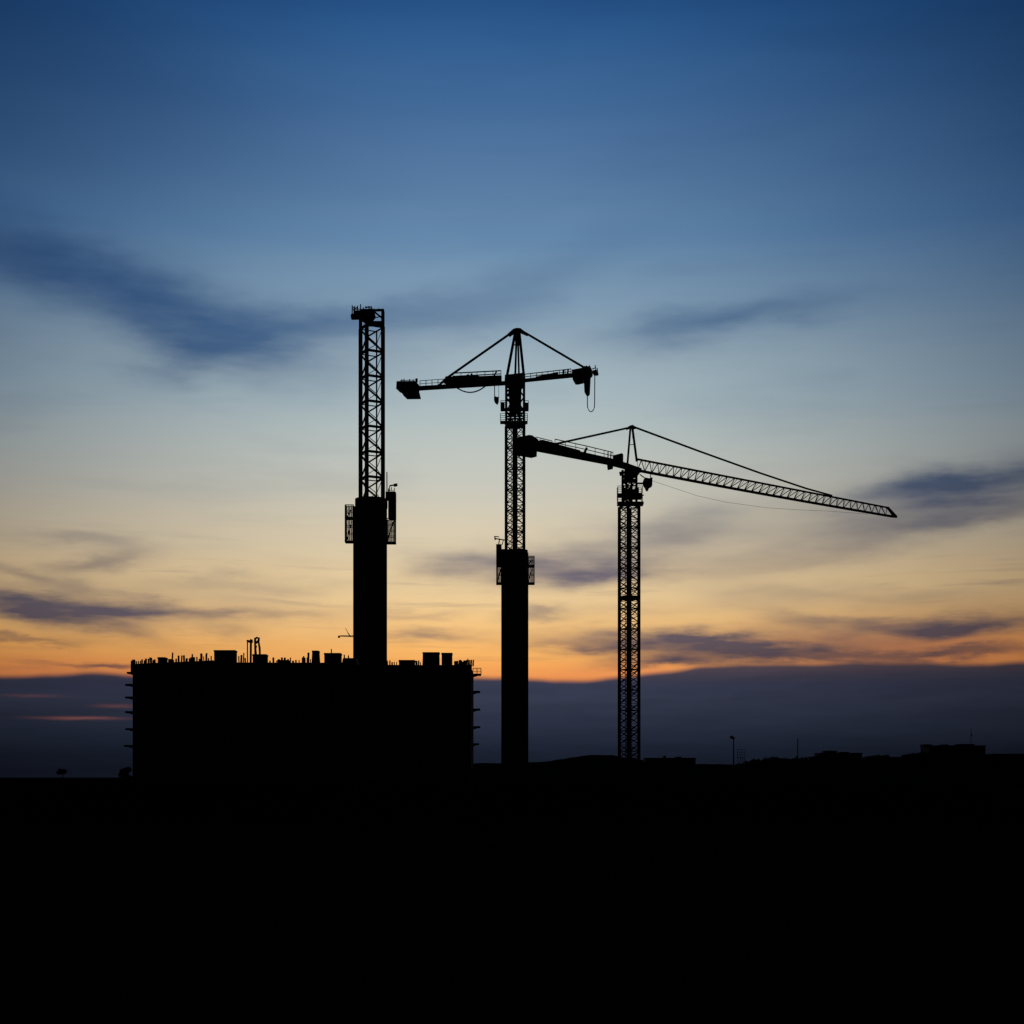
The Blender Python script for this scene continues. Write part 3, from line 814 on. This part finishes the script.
def leaves(mb, c, rx, ry, rz, n, size):
    for _ in range(n):
        while True:
            u = Vector((random.uniform(-1,1), random.uniform(-1,1), random.uniform(-1,1)))
            if u.length < 1: break
        p = Vector((c[0]+u.x*rx, c[1]+u.y*ry, c[2]+u.z*rz))
        a = Vector((random.gauss(0,1), random.gauss(0,1), random.gauss(0,1))).normalized()
        b = a.orthogonal().normalized()
        s_ = size*random.uniform(0.6, 1.4)
        mb.add([p-a*s_, p+b*s_*0.7, p+a*s_, p-b*s_*0.7], [(0,1,2,3)])
# wooded strip that reads as one mass
tl = MB()
skyl = [(700, 764.5), (735, 763.4), (746, 760), (752, 757.0), (760, 755.6), (775, 754.2), (790, 755.2), (808, 754.2), (822, 752.6), (864, 755.4), (886, 752.6), (900, 754.6), (908, 751.2), (921, 749.8), (988, 753), (1012, 754), (1040, 752)]
x = 702.0
while x < 1040:
    D = random.uniform(600, 650); k = D/F
    yt = profile(skyl, x)+random.uniform(-0.2, 1.8)
    zt = (HY-yt)*k+EYE; rz = random.uniform(1.6, 3.2); rx = random.uniform(1.8, 3.5)
    X = (x-512)*k
    zb = 5.0
    tl.tube([(X, D, 0), (X+0.2, D, zb+2), (X, D, zt-rz*0.8)], [0.25, 0.18, 0.06], 5)
    for _ in range(4):
        leaves(tl, (X+random.uniform(-1.2, 1.2), D+random.uniform(-1, 1), zt-rz*random.uniform(0.9, 1.6)), rx*0.8, rx*0.8, rz*0.8, 45, 0.5)
    leaves(tl, (X, D, (zb+zt-rz)/2), rx*1.2, rx, (zt-zb)/2, 60, 0.7)
    x += random.uniform(2.2, 4.0)
to = tl.build('wooded_strip', M['leaf']); to['kind'] = 'stuff'
tag(to, 'uneven dark strip of trees along the right-hand skyline', 'trees')

def tree(name, px, yt, yb, D, rxp, label, cat, n=380, size=0.35, flo=0.4):
    k = D/F; base = P(px, yb, D)
    t = thing(name, base, label, cat)
    zt = (HY-yt)*k+EYE; R = rxp*k
    b = MB(); b.tube([base-Vector((0,0,1)), Vector((base.x+0.1, D, (base.z+zt)/2)), Vector((base.x, D, zt-0.3))], [0.12, 0.09, 0.03], 6)
    for a in range(5):
        t0 = Vector((base.x, D, base.z+(zt-base.z)*(0.35+0.1*a)))
        b.tube([t0, t0+Vector((math.cos(a*2.4)*R*0.7, math.sin(a*2.4)*R*0.7, R*0.3))], [0.06, 0.02], 5)
    b.build('trunk', M['bark'], t)
    c = MB(); hc = (zt-base.z)
    for _ in range(7):
        f = random.uniform(flo, 0.85)
        leaves(c, (base.x+random.uniform(-0.5, 0.5)*R, D+random.uniform(-0.5, 0.5)*R, base.z+hc*f), R*0.55, R*0.55, hc*0.18, n//7, size)
    c.build('crown', M['leaf'], t)
    return t
tree('small_tree', 62.5, 768.8, 778.5, 420, 5.0, 'lone tiny tree on the flat horizon left of the building', 'tree', 420, 0.28, 0.55)
tree('shrub', 126.5, 766.5, 781, 172, 7.0, 'dark shrub growing against the foot of the building at its left end', 'shrub', 900, 0.12, 0.08)
tree('shrub', 475.5, 760.5, 785, 163.2, 5.5, 'dark shrub at the foot of the building, between it and the slimmer shaft', 'shrub', 700, 0.12, 0.08)

# ------------------------------------------------------------------ dusk sky
world = bpy.data.worlds.new('World'); scene.world = world
world.use_nodes = True
nt = world.node_tree; nt.nodes.clear()
def new(t): return nt.nodes.new(t)
class E:
    def __init__(s, sock): s.s = sock
    def __add__(a, b): return mth('ADD', a, b)
    def __radd__(a, b): return mth('ADD', b, a)
    def __sub__(a, b): return mth('SUBTRACT', a, b)
    def __rsub__(a, b): return mth('SUBTRACT', b, a)
    def __mul__(a, b): return mth('MULTIPLY', a, b)
    def __rmul__(a, b): return mth('MULTIPLY', b, a)
    def __truediv__(a, b): return mth('DIVIDE', a, b)
def put(v, inp):
    if isinstance(v, E): nt.links.new(v.s, inp)
    else: inp.default_value = v
def mth(op, a, b=None, c=None, clamp=False):
    n = new('ShaderNodeMath'); n.operation = op; n.use_clamp = clamp
    put(a, n.inputs[0])
    if b is not None: put(b, n.inputs[1])
    if c is not None: put(c, n.inputs[2])
    return E(n.outputs[0])
def comb(x, y, z):
    n = new('ShaderNodeCombineXYZ'); put(x, n.inputs[0]); put(y, n.inputs[1]); put(z, n.inputs[2]); return E(n.outputs[0])
def noise(vec, scale, detail=4, rough=0.55):
    n = new('ShaderNodeTexNoise'); put(vec, n.inputs['Vector'])
    n.inputs['Scale'].default_value = scale; n.inputs['Detail'].default_value = detail; n.inputs['Roughness'].default_value = rough
    return E(n.outputs['Fac'])
def ramp(fac, stops, interp='CARDINAL'):
    n = new('ShaderNodeValToRGB'); cr = n.color_ramp; cr.interpolation = interp
    stops = sorted(stops)
    while len(cr.elements) < len(stops): cr.elements.new(0.5)
    for e, (p, c) in zip(cr.elements, stops): e.position = p
    for e, (p, c) in zip(cr.elements, stops): e.color = c
    put(fac, n.inputs[0]); return E(n.outputs[0])
def mix(f, a, b):
    n = new('ShaderNodeMix'); n.data_type = 'RGBA'; n.clamp_factor = True
    put(f, n.inputs[0]); put(a, n.inputs[6]); put(b, n.inputs[7]); return E(n.outputs[2])
def bearing(px, py):
    u, v = (px-512)/F, (HY-py)/F
    return math.atan(u), math.atan(v/math.sqrt(1+u*u))
tc = new('ShaderNodeTexCoord')
sp = new('ShaderNodeSeparateXYZ'); nt.links.new(tc.outputs['Generated'], sp.inputs[0])
X, Y, Zc = (E(sp.outputs[i]) for i in range(3))
az = mth('ARCTAN2', X, Y)
el = mth('ARCSINE', mth('MINIMUM', mth('MAXIMUM', Zc, -1.0), 1.0))
ELM = 0.6
def rp_(y): return bearing(512, y)[1]/ELM
sky = ramp(el/ELM, [(rp_(y), lin(c)) for y, c in (
    (-90, (28, 66, 116)), (15, (43, 87, 139)), (64, (57, 99, 148)), (125, (73, 111, 155)), (204, (94, 129, 166)), (255, (111, 144, 175)), (340, (150, 171, 185)),
    (425, (180, 192, 192)), (505, (207, 201, 183)), (560, (226, 205, 168)), (605, (241, 205, 149)), (640, (249, 191, 117)),
    (660, (248, 176, 97)), (676, (238, 152, 84)), (700, (190, 100, 70)), (770, (90, 55, 60)))])
cloudc = ramp(el/ELM, [(rp_(y), lin(c)) for y, c in (
    (15, (26, 56, 102)), (200, (52, 86, 130)), (334, (72, 104, 142)), (430, (82, 106, 136)), (482, (86, 104, 130)), (570, (112, 106, 118)), (610, (108, 100, 112)), (650, (98, 84, 92)), (668, (84, 72, 82)),
    (682, (58, 60, 79)), (705, (49, 55, 74)), (744, (30, 38, 54)), (768, (22, 28, 41)))])
# slow warps so that no cloud has a clean edge
wv = comb(az*5.0, el*16.0, 1.7)
w1 = noise(wv, 2.6, 5, 0.55); w2 = noise(comb(az*5.0, el*16.0, 9.3), 2.6, 5, 0.55)
w3 = noise(comb(az*9.0, el*52.0, 4.4), 3.0, 8, 0.62)
warp = mth('SUBTRACT', 1.0, mth('MULTIPLY', el, 2.2, clamp=True))   # calmer, smoother cloud higher up
azw = az+(w1-0.5)*0.085
elw = el+(w2-0.5)*0.026+(w3-0.5)*warp*0.014
clouds = [  # bearing (as column,row), half length, half height, tilt, density
    (105, 282, 120, 24, 17, .8), (30, 262, 70, 22, 8, .6), (205, 326, 90, 27, 14, .9), (285, 328, 85, 15, -7, .75), (400, 316, 100, 15, -9, .42), (195, 356, 50, 15, -20, .6),
    (120, 70, 170, 55, 16, .30), (45, 150, 120, 40, 10, .20), (500, 300, 130, 22, -22, .28),
    (752, 317, 78, 11, -5, .62), (680, 330, 75, 16, -4, .42), (790, 250, 160, 40, -12, .06),
    (975, 484, 85, 17, -5, .95), (905, 490, 45, 10, -4, .4), (960, 516, 75, 14, -10, .62), (850, 528, 90, 18, -12, .38),
    (585, 571, 85, 13, 1, .9), (610, 548, 120, 20, -8, .42), (690, 532, 80, 16, -12, .34), (470, 568, 45, 14, -3, .5), (800, 560, 80, 12, -8, .22),
    (80, 606, 120, 10, 2, .9), (35, 612, 62, 11, 7, .85), (200, 610, 85, 6, 2, .65), (95, 620, 60, 6, 12, .55), (110, 563, 34, 9, -14, .5), (50, 580, 60, 6, 14, .42), (85, 540, 60, 6, 4, .36), (240, 584, 80, 8, -3, .36),
    (18, 640, 45, 3, -2, .5), (92, 665, 48, 3.2, 0, .75), (232, 630, 28, 5, 8, .3), (300, 601, 60, 4, 2, .3),
    (432, 634, 50, 6, 1, .5), (415, 612, 60, 4, 0, .25), (548, 611, 24, 6, 0, .5), (590, 647, 60, 7, 0, .5), (655, 641, 75, 10, 3, .8), (742, 645, 105, 10, 3, .95), (840, 655, 70, 5, 2, .6), (690, 656, 55, 6, -5, .7), (690, 661, 55, 5, -4, .7),
    (880, 627, 80, 10, 3, .72), (965, 625, 75, 11, -2, .85), (810, 617, 60, 6, 8, .35), (965, 653, 60, 4.5, 1, .8), (775, 596, 50, 9, 0, .3), (905, 598, 70, 8, 2, .3), (640, 610, 60, 6, 0, .2),
]
keep = None
for (px, py, hl, hh, tilt, st) in clouds:
    a0, e0 = bearing(px, py)
    t = -math.radians(tilt); ct, sn = math.cos(t), math.sin(t)
    dx = azw-a0; dy = elw-e0
    sl_ = F/hl*0.85; sh_ = F/hh*0.85
    u = dx*(ct*sl_)+dy*(sn*sl_)
    v = dy*(ct*sh_)-dx*(sn*sh_)
    d = u*u+v*v
    g_ = mth('EXPONENT', d*-1.0)
    om = 1.0-g_*st
    keep = om if keep is None else keep*om
tex = noise(comb(az*4.0, el*22.0, 2.2), 4.0, 3, 0.5)
alpha = mth('MULTIPLY', 1.0-keep, (tex-0.5)*warp*1.7+1.03, clamp=True)
# faint overall streaking of the upper sky
haze_n = noise(comb(az*2.5, el*14.0, 6.1), 3.0, 4, 0.5)
alpha = mth('MAXIMUM', alpha, mth('MULTIPLY', mth('MULTIPLY', haze_n-0.5, 1.0, clamp=True), 0.55))
# salmon wash low down, away from the brightest part of the afterglow
wash = None
for (px, py, hl, hh, st) in ((930, 650, 170, 22, .62), (60, 668, 110, 16, .35), (640, 672, 90, 8, .35)):
    a0, e0 = bearing(px, py)
    u = (az-a0)*(F/hl); v = (el-e0)*(F/hh)
    g_ = mth('EXPONENT', (u*u+v*v)*-1.0)*st
    wash = g_ if wash is None else wash+g_
sky = mix(wash, sky, lin((236, 140, 90)))
# thin broken streaks through the warm band
st_n = noise(comb(az*3.2, el*58.0, 7.7), 3.0, 7, 0.6)
win = mth('EXPONENT', mth('POWER', (el-bearing(512, 612)[1])/0.045, 2.0)*-1.0)
streak = mth('MULTIPLY', mth('MULTIPLY', st_n-0.52, 3.6, clamp=True), win)*0.52
alpha = mth('MAXIMUM', alpha, streak)
col = mix(alpha, sky, cloudc)
# the solid bank along the horizon
fc_ = new('ShaderNodeFloatCurve')
cv = fc_.mapping.curves[0]
edge = [(-300, 676), (12, 676.5), (60, 675), (95, 673), (130, 675), (200, 675), (330, 676), (474, 677), (530, 680), (592, 679.5), (640, 675), (688, 669.5), (724, 665), (760, 663.3), (830, 663.5), (900, 663), (960, 664), (1100, 660)]
pts = [((bearing(x, y)[0]+0.6)/1.2, bearing(x, y)[1]*8) for x, y in edge]
while len(cv.points) < len(pts): cv.points.new(0.5, 0.5)
for p, (a, b) in zip(cv.points, pts): p.location = (a, b); p.handle_type = 'AUTO'
fc_.mapping.update()
put((az+0.6)/1.2, fc_.inputs['Value'])
edge_el = E(fc_.outputs[0])/8.0+(noise(comb(az*13.0, el*6.0, 0.4), 2.0, 2, 0.5)-0.5)*0.005
soft = mth('SMOOTH_MIN', 0, 0) if False else None
mr = new('ShaderNodeMapRange'); mr.interpolation_type = 'SMOOTHSTEP'
put(edge_el-el, mr.inputs['Value'])
mr.inputs['From Min'].default_value = -0.0028; mr.inputs['From Max'].default_value = 0.0024
bank = E(mr.outputs[0])
bn = noise(comb(az*5.0, el*40.0, 3.1), 2.6, 6, 0.6)
sv = new('ShaderNodeVectorMath'); sv.operation = 'SCALE'
nt.links.new(cloudc.s, sv.inputs[0]); nt.links.new(((bn-0.5)*0.55+1.0).s, sv.inputs['Scale'])
col = mix(bank, col, E(sv.outputs[0]))
# thin warm rifts low in the bank, at left
rift = None
for (px, py, hl, hh, st) in ((78, 718, 34, 1.5, .42), (30, 696, 26, 1.6, .16), (115, 706, 20, 2.0, .20)):
    a0, e0 = bearing(px, py)
    u = (az+(w1-0.5)*0.02-a0)*(F/hl); v = (el+(w3-0.5)*0.003-e0)*(F/hh)
    g_ = mth('EXPONENT', (u*u+v*v)*-1.0)*st
    rift = g_ if rift is None else rift+g_
col = mix(rift, col, lin((190, 110, 96)))
# afterglow fades from where the sun went down; corner vignetting is put in too
a0 = bearing(484, 700)[0]
q = (az-a0)/0.30
lat = mth('EXPONENT', q*q*-0.5)*0.96+0.04
up = mth('SUBTRACT', 1.0, mth('MULTIPLY', el-0.47, 1.5, clamp=True), clamp=True)
lat = lat*up
# the red part of the light dies away faster than the blue one, most of all higher up
ex = ramp(el/ELM, [(rp_(y), (r, g_, b_, 1.0)) for y, r, g_, b_ in ((64, .95, .75, .62), (234, .9, .70, .49), (410, .70, .62, .49), (564, .52, .54, .52), (644, .45, .50, .52), (700, .55, .55, .53))], 'LINEAR')
sx_ = new('ShaderNodeSeparateXYZ'); nt.links.new(ex.s, sx_.inputs[0])
sc2 = new('ShaderNodeSeparateXYZ'); nt.links.new(col.s, sc2.inputs[0])
chan = [E(sc2.outputs[i])*mth('POWER', lat, E(sx_.outputs[i])*2.0) for i in range(3)]
sc_ = new('ShaderNodeCombineXYZ')
for i in range(3): nt.links.new(chan[i].s, sc_.inputs[i])
glow_bg = new('ShaderNodeBackground'); nt.links.new(sc_.outputs[0], glow_bg.inputs['Color']); glow_bg.inputs['Strength'].default_value = 1.0
SUN_EL = math.radians(-3.0)
nis = new('ShaderNodeTexSky'); nis.sky_type = 'NISHITA'; nis.sun_disc = False
nis.sun_elevation = SUN_EL; nis.sun_rotation = a0
nb = new('ShaderNodeBackground'); nt.links.new(nis.outputs[0], nb.inputs['Color']); nb.inputs['Strength'].default_value = 0.004
ad = new('ShaderNodeAddShader'); nt.links.new(glow_bg.outputs[0], ad.inputs[0]); nt.links.new(nb.outputs[0], ad.inputs[1])
out = new('ShaderNodeOutputWorld'); nt.links.new(ad.outputs[0], out.inputs['Surface'])

# last light from just over the horizon, behind everything
sd = bpy.data.lights.new('sun', 'SUN'); sd.energy = 0.05; sd.angle = math.radians(0.5); sd.color = (1.0, 0.62, 0.35)
so = bpy.data.objects.new('sun', sd); COL.objects.link(so)
el_s = math.radians(0.6)
direction = Vector((-math.sin(a0)*math.cos(el_s), -math.cos(a0)*math.cos(el_s), -math.sin(el_s)))
so.rotation_euler = direction.to_track_quat('-Z', 'Y').to_euler()

vs = scene.view_settings
vs.view_transform = 'Standard'; vs.look = 'None'; vs.exposure = 0.0; vs.gamma = 1.0
vs.use_curve_mapping = False
scene.render.dither_intensity = 1.0
